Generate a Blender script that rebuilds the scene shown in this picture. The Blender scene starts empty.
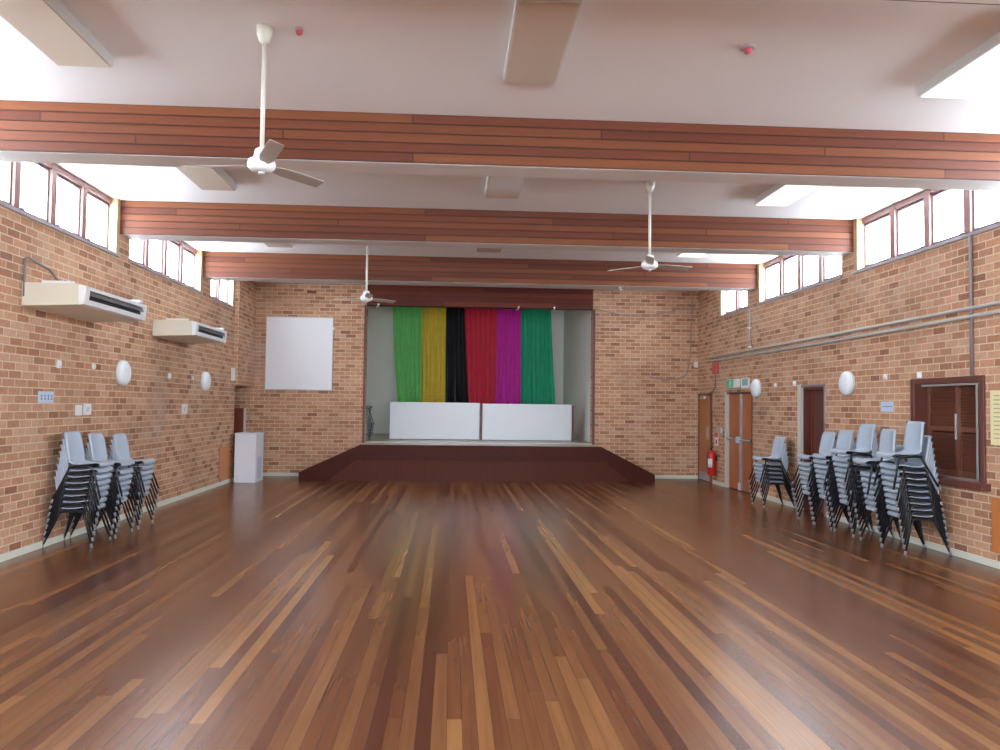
import bpy, math, random
from mathutils import Vector, Matrix
random.seed(7)
SC = bpy.context.scene
COL = SC.collection
PI = math.pi

# ------------------------------------------------------------------ dimensions (metres)
XL, XR = -4.5617, 5.7726          # inner faces of the side walls
YB, YF = -3.42, 18.33             # wall behind the camera, stage wall
H, SILL, BZ = 4.3953, 3.607, 3.93 # ceiling, clerestory sill, underside of the beams
BT = 0.38                         # beam thickness
PITCH = 3.615
BEAMS = [7.4385 + PITCH * k for k in range(-3, 3)]   # front faces
STZ = 0.80                        # stage floor
OPX0, OPX1 = -1.97, 3.27          # stage opening

# ------------------------------------------------------------------ materials
def nodes_of(m):
    m.use_nodes = True
    nt = m.node_tree
    return nt, nt.nodes, nt.links, nt.nodes['Principled BSDF']

def mat(name, col, rough=0.6, metal=0.0, var=0.06, scale=6.0, bump=0.0, bscale=80.0, spec=0.5, sheen=0.0, coat=0.0):
    m = bpy.data.materials.new(name)
    nt, N, L, P = nodes_of(m)
    P.inputs['Roughness'].default_value = rough
    P.inputs['Metallic'].default_value = metal
    P.inputs['Specular IOR Level'].default_value = spec
    P.inputs['Sheen Weight'].default_value = sheen
    P.inputs['Coat Weight'].default_value = coat
    tc = N.new('ShaderNodeTexCoord')
    nz = N.new('ShaderNodeTexNoise'); nz.inputs['Scale'].default_value = scale; nz.inputs['Detail'].default_value = 4
    L.new(tc.outputs['Object'], nz.inputs['Vector'])
    mx = N.new('ShaderNodeMix'); mx.data_type = 'RGBA'
    mx.inputs[6].default_value = (*[c * (1 - var) for c in col], 1)
    mx.inputs[7].default_value = (*[min(1, c * (1 + var)) for c in col], 1)
    L.new(nz.outputs['Fac'], mx.inputs[0]); L.new(mx.outputs[2], P.inputs['Base Color'])
    if bump:
        nb = N.new('ShaderNodeTexNoise'); nb.inputs['Scale'].default_value = bscale; nb.inputs['Detail'].default_value = 3
        L.new(tc.outputs['Object'], nb.inputs['Vector'])
        b = N.new('ShaderNodeBump'); b.inputs['Strength'].default_value = bump; b.inputs['Distance'].default_value = 0.01
        L.new(nb.outputs['Fac'], b.inputs['Height']); L.new(b.outputs[0], P.inputs['Normal'])
    return m

def mth(N, L, op, a, b=None, c=None):
    n = N.new('ShaderNodeMath'); n.operation = op
    for i, v in enumerate((a, b, c)):
        if v is None: continue
        if isinstance(v, (int, float)): n.inputs[i].default_value = v
        else: L.new(v, n.inputs[i])
    return n.outputs[0]

def ramp(N, L, fac, stops, interp='LINEAR'):
    r = N.new('ShaderNodeValToRGB'); r.color_ramp.interpolation = interp
    e = r.color_ramp.elements
    while len(e) < len(stops): e.new(0.5)
    for i, (p, c) in enumerate(stops):
        e[i].position = p; e[i].color = (*c, 1)
    L.new(fac, r.inputs[0]); return r.outputs[0]

def mixc(N, L, fac, a, b, mode='MIX'):
    n = N.new('ShaderNodeMix'); n.data_type = 'RGBA'; n.blend_type = mode
    for i, v in ((0, fac), (6, a), (7, b)):
        if isinstance(v, (int, float)): n.inputs[i].default_value = v
        elif isinstance(v, tuple): n.inputs[i].default_value = (*v, 1)
        else: L.new(v, n.inputs[i])
    return n.outputs[2]

def brick_mat(name, mortar, stops, rough=0.85):
    m = bpy.data.materials.new(name)
    nt, N, L, P = nodes_of(m)
    P.inputs['Roughness'].default_value = rough
    P.inputs['Specular IOR Level'].default_value = 0.3
    g = N.new('ShaderNodeNewGeometry')
    sp = N.new('ShaderNodeSeparateXYZ'); L.new(g.outputs['Position'], sp.inputs[0])
    sn = N.new('ShaderNodeSeparateXYZ'); L.new(g.outputs['Normal'], sn.inputs[0])
    ny = mth(N, L, 'GREATER_THAN', mth(N, L, 'ABSOLUTE', sn.outputs[1]), 0.5)
    inv = mth(N, L, 'SUBTRACT', 1.0, ny)
    u = mth(N, L, 'ADD', mth(N, L, 'MULTIPLY', sp.outputs[0], ny), mth(N, L, 'MULTIPLY', sp.outputs[1], inv))
    cb = N.new('ShaderNodeCombineXYZ'); L.new(u, cb.inputs[0]); L.new(sp.outputs[2], cb.inputs[1])
    mp = N.new('ShaderNodeMapping'); mp.inputs['Location'].default_value = (7.0, 0.02, 0); L.new(cb.outputs[0], mp.inputs[0])
    bk = N.new('ShaderNodeTexBrick')
    bk.offset = 0.5; bk.squash = 1.0
    bk.inputs['Scale'].default_value = 1.0
    bk.inputs['Brick Width'].default_value = 0.24; bk.inputs['Row Height'].default_value = 0.086
    bk.inputs['Mortar Size'].default_value = 0.0075; bk.inputs['Mortar Smooth'].default_value = 0.25
    bk.inputs['Bias'].default_value = 0.0
    bk.inputs['Color1'].default_value = (0, 0, 0, 1); bk.inputs['Color2'].default_value = (1, 1, 1, 1); bk.inputs['Mortar'].default_value = (0.5, 0.5, 0.5, 1)
    L.new(mp.outputs[0], bk.inputs['Vector'])
    base = ramp(N, L, bk.outputs['Color'], stops)
    nz = N.new('ShaderNodeTexNoise'); nz.inputs['Scale'].default_value = 30; nz.inputs['Detail'].default_value = 5
    L.new(g.outputs['Position'], nz.inputs['Vector'])
    base = mixc(N, L, 0.35, base, ramp(N, L, nz.outputs['Fac'], [(0.3, (0.16, 0.08, 0.05)), (0.7, (0.62, 0.42, 0.28))]), 'OVERLAY')
    # white salt bloom: patches that belong to the bricks
    n2 = N.new('ShaderNodeTexNoise'); n2.inputs['Scale'].default_value = 0.75; n2.inputs['Detail'].default_value = 4
    L.new(g.outputs['Position'], n2.inputs['Vector'])
    f2 = ramp(N, L, n2.outputs['Fac'], [(0.60, (0, 0, 0)), (0.78, (0.5, 0.5, 0.5))])
    base = mixc(N, L, f2, base, (0.60, 0.47, 0.40))
    n4 = N.new('ShaderNodeTexNoise'); n4.inputs['Scale'].default_value = 0.55; n4.inputs['Detail'].default_value = 6; n4.inputs['Roughness'].default_value = 0.65
    mp4 = N.new('ShaderNodeMapping'); mp4.inputs['Location'].default_value = (3.1, 8.2, 1.7); L.new(g.outputs['Position'], mp4.inputs[0]); L.new(mp4.outputs[0], n4.inputs['Vector'])
    dirt = ramp(N, L, n4.outputs['Fac'], [(0.48, (0, 0, 0)), (0.74, (0.4, 0.4, 0.4))])
    mo = mixc(N, L, nz.outputs['Fac'], tuple(c * 0.85 for c in mortar), tuple(min(1, c * 1.1) for c in mortar))
    col = mixc(N, L, bk.outputs['Fac'], base, mo)
    col = mixc(N, L, dirt, col, (0.20, 0.13, 0.09))
    L.new(col, P.inputs['Base Color'])
    hgt = mth(N, L, 'ADD', mth(N, L, 'MULTIPLY', mth(N, L, 'SUBTRACT', 1.0, bk.outputs['Fac']), 1.0), mth(N, L, 'MULTIPLY', nz.outputs['Fac'], 0.35))
    b = N.new('ShaderNodeBump'); b.inputs['Strength'].default_value = 0.5; b.inputs['Distance'].default_value = 0.008
    L.new(hgt, b.inputs['Height']); L.new(b.outputs[0], P.inputs['Normal'])
    return m

def plank_mat(name, across, along, wid, length, stops, rough, gap=0.02, spec=0.5, grain=0.35, a0=0.0, coat=0.0, rvar=0.0, bumpd=0.0006, gfreq=60.0, gapmix=0.6):
    """planks: rows across one axis, random butt joints along the other"""
    m = bpy.data.materials.new(name)
    nt, N, L, P = nodes_of(m)
    P.inputs['Roughness'].default_value = rough
    P.inputs['Specular IOR Level'].default_value = spec
    P.inputs['Coat Weight'].default_value = coat; P.inputs['Coat Roughness'].default_value = 0.12
    g = N.new('ShaderNodeNewGeometry')
    sp = N.new('ShaderNodeSeparateXYZ'); L.new(g.outputs['Position'], sp.inputs[0])
    A = mth(N, L, 'DIVIDE', mth(N, L, 'SUBTRACT', sp.outputs[across], a0), wid)
    row = mth(N, L, 'FLOOR', A)
    w1 = N.new('ShaderNodeTexWhiteNoise'); w1.noise_dimensions = '1D'; L.new(row, w1.inputs['W'])
    B = mth(N, L, 'ADD', mth(N, L, 'DIVIDE', sp.outputs[along], length), mth(N, L, 'MULTIPLY', w1.outputs['Value'], 17.3))
    colm = mth(N, L, 'FLOOR', B)
    cb = N.new('ShaderNodeCombineXYZ'); L.new(row, cb.inputs[0]); L.new(colm, cb.inputs[1])
    w2 = N.new('ShaderNodeTexWhiteNoise'); w2.noise_dimensions = '2D'; L.new(cb.outputs[0], w2.inputs['Vector'])
    base = ramp(N, L, w2.outputs['Value'], stops)
    # grain stretched along the plank
    gc = N.new('ShaderNodeCombineXYZ')
    L.new(mth(N, L, 'MULTIPLY', sp.outputs[across], gfreq), gc.inputs[0])
    L.new(mth(N, L, 'MULTIPLY', sp.outputs[along], 1.2), gc.inputs[1])
    L.new(mth(N, L, 'MULTIPLY', w2.outputs['Value'], 50.0), gc.inputs[2])
    nz = N.new('ShaderNodeTexNoise'); nz.inputs['Scale'].default_value = 1.0; nz.inputs['Detail'].default_value = 6; nz.inputs['Distortion'].default_value = 0.2
    L.new(gc.outputs[0], nz.inputs['Vector'])
    gr = ramp(N, L, nz.outputs['Fac'], [(0.25, (0.35, 0.33, 0.30)), (0.75, (0.66, 0.66, 0.64))])
    base = mixc(N, L, grain, base, gr, 'OVERLAY')
    fa = mth(N, L, 'FRACT', A); fb = mth(N, L, 'FRACT', B)
    ga = mth(N, L, 'LESS_THAN', mth(N, L, 'MINIMUM', fa, mth(N, L, 'SUBTRACT', 1.0, fa)), gap)
    gb = mth(N, L, 'LESS_THAN', mth(N, L, 'MINIMUM', fb, mth(N, L, 'SUBTRACT', 1.0, fb)), gap * wid / length)
    gp = mth(N, L, 'MAXIMUM', ga, gb)
    base = mixc(N, L, mth(N, L, 'MULTIPLY', gp, gapmix), base, (0.03, 0.012, 0.008))
    L.new(base, P.inputs['Base Color'])
    if rvar:
        n3 = N.new('ShaderNodeTexNoise'); n3.inputs['Scale'].default_value = 0.9; n3.inputs['Detail'].default_value = 5
        L.new(g.outputs['Position'], n3.inputs['Vector'])
        rr = mth(N, L, 'ADD', rough - rvar / 2, mth(N, L, 'MULTIPLY', mth(N, L, 'ADD', mth(N, L, 'MULTIPLY', n3.outputs['Fac'], 0.7), mth(N, L, 'MULTIPLY', w2.outputs['Value'], 0.3)), rvar))
        L.new(rr, P.inputs['Roughness'])
    b = N.new('ShaderNodeBump'); b.inputs['Strength'].default_value = 0.4; b.inputs['Distance'].default_value = bumpd
    hh = mth(N, L, 'SUBTRACT', 1.0, gp)
    L.new(hh, b.inputs['Height'])
    if bumpd: L.new(b.outputs[0], P.inputs['Normal'])
    return m

M = {}
M['brick'] = brick_mat('salmon_brick', (0.70, 0.58, 0.41),
    [(0.0, (0.31, 0.155, 0.10)), (0.07, (0.41, 0.215, 0.135)), (0.22, (0.49, 0.28, 0.18)), (0.55, (0.56, 0.335, 0.22)), (0.8, (0.60, 0.39, 0.265)), (1.0, (0.62, 0.44, 0.32))])
M['floor'] = plank_mat('polished_hardwood_floor', 0, 1, 0.078, 4.6,
    [(0.0, (0.080, 0.024, 0.013)), (0.15, (0.125, 0.043, 0.019)), (0.5, (0.170, 0.066, 0.027)), (0.8, (0.215, 0.094, 0.036)), (1.0, (0.31, 0.150, 0.055))],
    0.25, gap=0.025, spec=0.45, grain=0.55, rvar=0.06, bumpd=0, gfreq=26.0, gapmix=0.4)
M['beam'] = plank_mat('red_cedar_lining', 2, 0, 0.093, 5.2,
    [(0.0, (0.075, 0.018, 0.010)), (0.3, (0.115, 0.029, 0.014)), (0.7, (0.150, 0.042, 0.018)), (1.0, (0.19, 0.060, 0.022))],
    0.5, gap=0.09, grain=0.4, a0=BZ, spec=0.3)
M['header'] = plank_mat('dark_cedar_lining', 2, 0, 0.116, 2.6,
    [(0.0, (0.075, 0.015, 0.010)), (0.5, (0.12, 0.022, 0.013)), (1.0, (0.17, 0.035, 0.018))], 0.5, gap=0.05, grain=0.4, a0=BZ, spec=0.25)
M['stage_ply'] = plank_mat('dark_stained_ply', 0, 2, 2.42, 6.0,
    [(0.0, (0.080, 0.019, 0.012)), (1.0, (0.098, 0.024, 0.015))], 0.5, gap=0.003, grain=0.45, a0=-0.551, spec=0.18)
M['stage_band'] = mat('dark_red_brown_timber', (0.066, 0.012, 0.008), 0.5, var=0.25, scale=9, spec=0.18)
M['cream'] = mat('cream_paint', (0.72, 0.69, 0.62), 0.6, var=0.03, scale=2)
M['soffit'] = mat('beam_soffit_paint', (0.70, 0.68, 0.66), 0.6, var=0.03, scale=2)
M['ceiling'] = mat('ceiling_plaster', (0.80, 0.80, 0.815), 0.75, var=0.03, scale=0.8)
M['board'] = mat('skirting_paint', (0.70, 0.72, 0.62), 0.45, var=0.05)
M['winwood'] = mat('window_timber', (0.27, 0.14, 0.125), 0.42, var=0.15, scale=12)
M['postwood'] = mat('pale_varnished_timber', (0.46, 0.31, 0.17), 0.42, var=0.15, scale=12)
M['sash'] = mat('sash_paint', (0.17, 0.13, 0.14), 0.6, spec=0.2)
M['ledge'] = mat('window_ledge_paint', (0.36, 0.34, 0.38), 0.45, var=0.06)
M['stage_floor'] = mat('stage_floor_vinyl', (0.42, 0.38, 0.32), 0.25, var=0.08, scale=3)
M['stage_wall'] = mat('stage_wall_paint', (0.82, 0.83, 0.78), 0.6, var=0.03, scale=1)
M['darktrim'] = mat('dark_timber_trim', (0.13, 0.042, 0.030), 0.4, var=0.2, scale=14)
M['doorply'] = mat('door_veneer', (0.42, 0.13, 0.036), 0.38, var=0.2, scale=3.5)
M['doorply2'] = mat('door_veneer_brown', (0.42, 0.175, 0.068), 0.4, var=0.2, scale=3.5)
M['doordark'] = mat('dark_door_veneer', (0.13, 0.038, 0.025), 0.4, var=0.2, scale=4)
M['jamb'] = mat('painted_jamb', (0.60, 0.58, 0.52), 0.5, var=0.04)
M['metal'] = mat('brushed_metal', (0.60, 0.60, 0.62), 0.35, metal=0.8)
M['steelbar'] = mat('painted_steel_bar', (0.40, 0.37, 0.42), 0.35, metal=0.4)
M['knobblue'] = mat('pale_blue_plastic', (0.50, 0.62, 0.75), 0.35)
M['shell'] = mat('grey_polypropylene', (0.42, 0.505, 0.61), 0.34, var=0.04, scale=30)
M['black'] = mat('black_powdercoat', (0.012, 0.013, 0.018), 0.35, var=0.2)
M['foot'] = mat('pale_rubber', (0.22, 0.23, 0.25), 0.5)
M['blackshell'] = mat('black_plastic', (0.02, 0.02, 0.024), 0.35)
M['chrome'] = mat('chrome_tube', (0.30, 0.31, 0.33), 0.3, metal=0.6)
M['white'] = mat('white_enamel', (0.78, 0.80, 0.82), 0.4, var=0.02)
M['white_board'] = mat('white_laminate', (0.82, 0.87, 0.93), 0.45, var=0.02, scale=2)
M['screen'] = mat('screen_fabric', (0.84, 0.87, 0.92), 0.7, var=0.02)
M['podium'] = mat('white_painted_board', (0.80, 0.85, 0.93), 0.45, var=0.02)
M['fan'] = mat('fan_cream_enamel', (0.66, 0.65, 0.57), 0.35, var=0.03)
M['blade'] = mat('fan_blade_metal', (0.42, 0.37, 0.32), 0.35, metal=0.35, var=0.06)
M['ac'] = mat('air_conditioner_cream', (0.70, 0.68, 0.56), 0.42, var=0.02)
M['acwhite'] = mat('air_conditioner_front', (0.80, 0.83, 0.85), 0.4, var=0.02)
M['grille'] = mat('grille_dark', (0.03, 0.035, 0.04), 0.5)
M['grilleflap'] = mat('grille_flap', (0.17, 0.17, 0.18), 0.45)
M['red'] = mat('fire_red', (0.62, 0.015, 0.02), 0.3)
M['redpale'] = mat('faded_red', (0.55, 0.10, 0.09), 0.5)
M['green'] = mat('exit_green', (0.06, 0.52, 0.30), 0.4)
M['bluesign'] = mat('pale_blue_sign', (0.52, 0.63, 0.78), 0.5)
M['blueink'] = mat('blue_ink', (0.10, 0.20, 0.42), 0.5)
M['teal'] = mat('teal_print', (0.22, 0.45, 0.48), 0.5)
M['yellow'] = mat('yellow_paper', (0.84, 0.78, 0.46), 0.7, var=0.03)
M['ink'] = mat('dark_ink', (0.40, 0.37, 0.22), 0.7)
M['ply'] = mat('orange_plywood', (0.55, 0.20, 0.055), 0.45, var=0.15, scale=4)
M['redboard'] = mat('red_brown_board', (0.20, 0.035, 0.02), 0.45, var=0.15)
M['conduit'] = mat('conduit_grey', (0.50, 0.49, 0.47), 0.4, metal=0.2)
M['conduitdark'] = mat('conduit_dark', (0.24, 0.20, 0.20), 0.45)
M['pinktop'] = mat('detector_red', (0.60, 0.10, 0.16), 0.3)
M['detbase'] = mat('detector_base', (0.45, 0.38, 0.38), 0.5)
M['diffuser'] = mat('light_diffuser_acrylic', (0.64, 0.57, 0.49), 0.16, var=0.02, spec=0.7)
M['diffuser_lit'] = mat('lit_diffuser_acrylic', (0.75, 0.77, 0.78), 0.16, var=0.02)
_p = M['diffuser_lit'].node_tree.nodes['Principled BSDF']; _p.inputs['Emission Color'].default_value = (0.93, 0.97, 1, 1); _p.inputs['Emission Strength'].default_value = 0.6
M['housing'] = mat('light_housing', (0.62, 0.64, 0.62), 0.4, var=0.03)
def satin(n, c, sh_=0.2): return mat(n, c, 0.42, var=0.12, scale=5, sheen=sh_, spec=0.3)
M['c_green'] = satin('lime_green_satin', (0.22, 0.74, 0.22))
M['c_gold'] = satin('gold_satin', (0.90, 0.69, 0.08))
M['c_black'] = satin('black_satin', (0.008, 0.008, 0.013), 0.0)
M['c_red'] = satin('red_satin', (0.82, 0.04, 0.09))
M['c_mag'] = satin('magenta_satin', (0.82, 0.03, 0.56))
M['c_teal'] = satin('emerald_satin', (0.025, 0.52, 0.28))
# louvred shutters
M['louvre'] = mat('shutter_stained_timber', (0.19, 0.068, 0.040), 0.4, var=0.2, scale=10)
# glass: lets daylight straight through, keeps a reflection
g = bpy.data.materials.new('window_glass'); g.use_nodes = True
N, L = g.node_tree.nodes, g.node_tree.links
for n in list(N): N.remove(n)
o = N.new('ShaderNodeOutputMaterial'); t = N.new('ShaderNodeBsdfTransparent'); gl = N.new('ShaderNodeBsdfGlossy'); mx = N.new('ShaderNodeMixShader'); fr = N.new('ShaderNodeLayerWeight')
gl.inputs['Roughness'].default_value = 0.02; fr.inputs['Blend'].default_value = 0.12
t.inputs[0].default_value = (0.95, 0.96, 0.97, 1)
L.new(fr.outputs['Fresnel'], mx.inputs[0]) if False else L.new(mth(N, L, 'MULTIPLY', fr.outputs['Facing'], 0.25), mx.inputs[0]); L.new(t.outputs[0], mx.inputs[1]); L.new(gl.outputs[0], mx.inputs[2]); L.new(mx.outputs[0], o.inputs[0])
M['glass'] = g

# ------------------------------------------------------------------ mesh helpers
class MB:
    def __init__(s): s.v = []; s.f = []; s.smooth = []
    def add(s, vs, fs, smooth=False):
        b = len(s.v); s.v += [tuple(v) for v in vs]
        s.f += [tuple(i + b for i in f) for f in fs]; s.smooth += [smooth] * len(fs)
        return s
    def box(s, x0, x1, y0, y1, z0, z1):
        if x0 > x1: x0, x1 = x1, x0
        if y0 > y1: y0, y1 = y1, y0
        if z0 > z1: z0, z1 = z1, z0
        vs = [(x, y, z) for z in (z0, z1) for y in (y0, y1) for x in (x0, x1)]
        return s.add(vs, [(0, 2, 3, 1), (4, 5, 7, 6), (0, 1, 5, 4), (2, 6, 7, 3), (0, 4, 6, 2), (1, 3, 7, 5)])
    def prism(s, poly, axis, a, b):
        """polygon in the two other axes, extruded along axis"""
        n = len(poly)
        def P(p, t):
            return {0: (t, p[0], p[1]), 1: (p[0], t, p[1]), 2: (p[0], p[1], t)}[axis]
        vs = [P(p, a) for p in poly] + [P(p, b) for p in poly]
        fs = [tuple(range(n)), tuple(range(2 * n - 1, n - 1, -1))]
        fs += [(i + n, (i + 1) % n + n, (i + 1) % n, i) for i in range(n)]
        return s.add(vs, fs)
    def tube(s, pts, r, seg=8, caps=True):
        pts = [Vector(p) for p in pts]; n = len(pts)
        rs = r if isinstance(r, (list, tuple)) else [r] * n
        vs = []; up = None
        for i, p in enumerate(pts):
            d = (pts[min(i + 1, n - 1)] - pts[max(i - 1, 0)]).normalized()
            if up is None:
                a = Vector((0, 0, 1)) if abs(d.z) < 0.9 else Vector((1, 0, 0))
                up = (a - d * a.dot(d)).normalized()
            else: up = (up - d * up.dot(d)).normalized()
            sd = d.cross(up)
            for k in range(seg):
                t = 2 * PI * k / seg
                vs.append(p + (up * math.cos(t) + sd * math.sin(t)) * rs[i])
        fs = [(i * seg + k, i * seg + (k + 1) % seg, (i + 1) * seg + (k + 1) % seg, (i + 1) * seg + k) for i in range(n - 1) for k in range(seg)]
        s.add(vs, fs, True)
        if caps:
            b = len(s.v) - len(vs)
            s.f += [tuple(b + k for k in range(seg - 1, -1, -1)), tuple(b + (n - 1) * seg + k for k in range(seg))]; s.smooth += [False, False]
        return s
    def lathe(s, prof, c=(0, 0, 0), seg=24, axis=2):
        vs = []
        for r, h in prof:
            for k in range(seg):
                t = 2 * PI * k / seg; a, b = r * math.cos(t), r * math.sin(t)
                q = {2: (a, b, h), 0: (h, a, b), 1: (a, h, b)}[axis]
                vs.append((q[0] + c[0], q[1] + c[1], q[2] + c[2]))
        n = len(prof)
        fs = [(i * seg + k, i * seg + (k + 1) % seg, (i + 1) * seg + (k + 1) % seg, (i + 1) * seg + k) for i in range(n - 1) for k in range(seg)]
        return s.add(vs, fs, True)
    def build(s, name, m, parent=None, bevel=0.0, kind=None):
        me = bpy.data.meshes.new(name); me.from_pydata(s.v, [], s.f)
        me.polygons.foreach_set('use_smooth', s.smooth)
        me.materials.append(M[m] if isinstance(m, str) else m)
        me.validate(); me.update()
        import bmesh
        bm = bmesh.new(); bm.from_mesh(me); bmesh.ops.recalc_face_normals(bm, faces=bm.faces); bm.to_mesh(me); bm.free()
        ob = bpy.data.objects.new(name, me); COL.objects.link(ob)
        if parent: ob.parent = parent
        if bevel:
            b = ob.modifiers.new('bevel', 'BEVEL'); b.width = bevel; b.segments = 2; b.limit_method = 'ANGLE'; b.angle_limit = 0.7
        if kind: ob['kind'] = kind
        return ob

def tag(o, label, cat, group=None):
    o['label'] = label; o['category'] = cat
    if group: o['group'] = group
    return o
def empty(name, loc=(0, 0, 0), rz=0.0, kind=None):
    o = bpy.data.objects.new(name, None); COL.objects.link(o)
    o.location = loc; o.rotation_euler = (0, 0, rz); o.empty_display_size = 0.1
    if kind: o['kind'] = kind
    return o
def thing(name, label, cat, loc=(0, 0, 0), rz=0.0, group=None):
    return tag(empty(name, loc, rz), label, cat, group)
def copy_tree(o, parent=None):
    c = o.copy(); COL.objects.link(c)
    if parent is not None: c.parent = parent
    for ch in list(o.children): copy_tree(ch, c)
    return c

# ------------------------------------------------------------------ room shell
f = MB().box(XL - 0.3, XR + 0.3, YB - 0.3, YF + 0.02, -0.12, 0.0); f.box(XL - 1.5, XL - 0.29, 16.9, YF + 0.02, -0.12, 0.0)
f.build('floor', 'floor', kind='structure')
MB().box(XL - 0.35, XR + 0.35, YB - 0.3, YF + 0.25, H, H + 0.15).build('ceiling', 'ceiling', kind='structure')

WT = 0.25
def bays():
    out = []
    for k in range(len(BEAMS)):
        ya = BEAMS[k] + BT
        if k < len(BEAMS) - 1: out.append((ya, BEAMS[k + 1], 4))
        else: out.append((ya + 0.18, 16.80, 2))
    return out
BAYS = bays()

def side_wall(name, x, sgn, holes):
    """brick wall with clerestory openings above SILL and holes (y0,y1,z0,z1) below"""
    w = MB(); xa, xb = x, x + sgn * WT
    ys = sorted({YB - 0.3, YF + 0.02} | {v for h in holes for v in h[:2]})
    for a, b in zip(ys, ys[1:]):
        z = 0.0
        for h in sorted(holes, key=lambda q: q[2]):
            if h[0] <= a + 1e-6 and h[1] >= b - 1e-6:
                if h[2] > z: w.box(xa, xb, a, b, z, h[2])
                z = h[3]
        w.box(xa, xb, a, b, z, SILL)
    y = YB - 0.3
    for (a, b, n) in BAYS:                       # piers between the window bays
        w.box(xa, xb, y, a, SILL, H); y = b
    w.box(xa, xb, y, YF + 0.02, SILL, H)
    return w.build(name, 'brick', kind='structure')

side_wall('wall_left', XL, -1, [(17.06, 18.17, 0.0, 2.01)])
side_wall('wall_right', XR, 1, [(17.30, 18.27, 0.0, 1.985), (14.95, 16.42, 0.0, 1.985), (11.98, 12.86, 0.0, 2.02), (8.29, 9.62, 0.88, 2.00)])

# windows
wn = 0
for side, x, sgn in (('left', XL, -1), ('right', XR, 1)):
    for (a, b, n) in BAYS:
        wn += 1
        W = empty('window_%d' % wn, (x, (a + b) / 2, SILL), kind='structure')
        inv = Matrix.Translation((-x, -(a + b) / 2, -SILL))
        def put(mb, nm, mt, bev=0.0):
            mb.v = [tuple(inv @ Vector(v)) for v in mb.v]
            return mb.build(nm, mt, W, bev)
        gx = x + sgn * 0.12
        q = MB().box(gx - 0.05, gx + 0.05, a, b, H - 0.075, H); put(q, 'window_head', 'winwood')
        q = MB().box(x - sgn * 0.03, x + sgn * 0.2, a - (0.0), b, SILL, SILL + 0.035); put(q, 'window_ledge', 'ledge')
        q = MB().box(gx - 0.04, gx + 0.04, a, b, SILL + 0.035, SILL + 0.075); put(q, 'window_rail', 'ledge')
        q = MB().box(x - sgn * 0.012, x + sgn * 0.17, b - 0.10, b + 0.0, SILL + 0.03, H); put(q, 'jamb_post', 'postwood')
        q = MB().box(gx - 0.05, gx + 0.05, a, a + 0.06, SILL + 0.03, H); put(q, 'jamb_post', 'winwood')
        span = (b - 0.10) - (a + 0.06); pit = span / n
        for i in range(n):
            y0, y1 = a + 0.06 + pit * i, a + 0.06 + pit * (i + 1)
            if i:
                q = MB().box(gx - 0.055, gx + 0.055, y0 - 0.058, y0 + 0.058, SILL + 0.03, H); put(q, 'mullion', 'winwood')
            p0, p1 = y0 + (0.058 if i else 0.0), y1 - (0.058 if i < n - 1 else 0.0)
            z0, z1 = SILL + 0.07, H - 0.075
            q = MB()
            q.box(gx - 0.02, gx + 0.02, p0, p0 + 0.022, z0, z1); q.box(gx - 0.02, gx + 0.02, p1 - 0.022, p1, z0, z1)
            q.box(gx - 0.02, gx + 0.02, p0 + 0.022, p1 - 0.022, z0, z0 + 0.035); q.box(gx - 0.02, gx + 0.02, p0 + 0.022, p1 - 0.022, z1 - 0.035, z1)
            put(q, 'window_sash', 'sash')
            q = MB().box(gx - 0.003, gx + 0.003, p0 + 0.03, p1 - 0.03, z0 + 0.03, z1 - 0.03); put(q, 'window_pane', 'glass')
            if i:
                q = MB().box(gx - sgn * 0.11, gx - sgn * 0.04, y0 - 0.01, y0 + 0.05, z0 - 0.012, z0 + 0.012); put(q, 'window_stay', 'sash')

# stage wall with opening; header lined in dark timber
w = MB()
w.box(XL - 0.02, OPX0, YF, YF + WT, 0, H); w.box(OPX1, XR + 0.02, YF, YF + WT, 0, H)
w.box(OPX0, OPX1, YF, YF + WT, 0, STZ - 0.10)
w.build('wall_front', 'brick', kind='structure')
w = MB().box(OPX0 - 0.0, OPX1 + 0.0, YF - 0.02, YF + WT, BZ, H); w.build('trim_1', 'header', kind='structure')
w = MB()
w.box(OPX1 - 0.0, OPX1 + 0.055, YF - 0.025, YF - 0.001, STZ - 0.03, BZ + 0.0); w.box(OPX0 - 0.05, OPX0, YF - 0.025, YF - 0.001, STZ - 0.03, BZ)
w.build('trim_2', 'darktrim', kind='structure')
q = MB(); bx0, bx1, bz0, bz1 = -2.6, 3.8, 0.85, 2.75
q.box(XL - 0.02, bx0, YB - 0.25, YB, 0, H); q.box(bx1, XR + 0.02, YB - 0.25, YB, 0, H); q.box(bx0, bx1, YB - 0.25, YB, 0, bz0); q.box(bx0, bx1, YB - 0.25, YB, bz1, H)
q.build('wall_back', 'brick', kind='structure')
BW = empty('window_13', (0, YB, 0), kind='structure')  # window bank added behind the camera to throw more daylight on the stage
q = MB(); q.box(bx0, bx1, -0.16, -0.08, bz0, bz0 + 0.06); q.box(bx0, bx1, -0.16, -0.08, bz1 - 0.06, bz1)
q.build('window_frame', 'winwood', BW)
nb = 6; bp_ = (bx1 - bx0) / nb
for i in range(nb + 1):
    MB().box(bx0 + bp_ * i - 0.035, bx0 + bp_ * i + 0.035, -0.16, -0.08, bz0 + 0.06, bz1 - 0.06).build('mullion', 'winwood', BW)
    if i < nb: MB().box(bx0 + bp_ * i + 0.035, bx0 + bp_ * (i + 1) - 0.035, -0.123, -0.117, bz0 + 0.06, bz1 - 0.06).build('window_pane', 'glass', BW)
# brick bulkhead in the left corner, from the door head up to the ceiling
MB().box(XL, XL + 0.09, 16.9, YF, 2.01, H).build('trim_3', 'brick', kind='structure')
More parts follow.
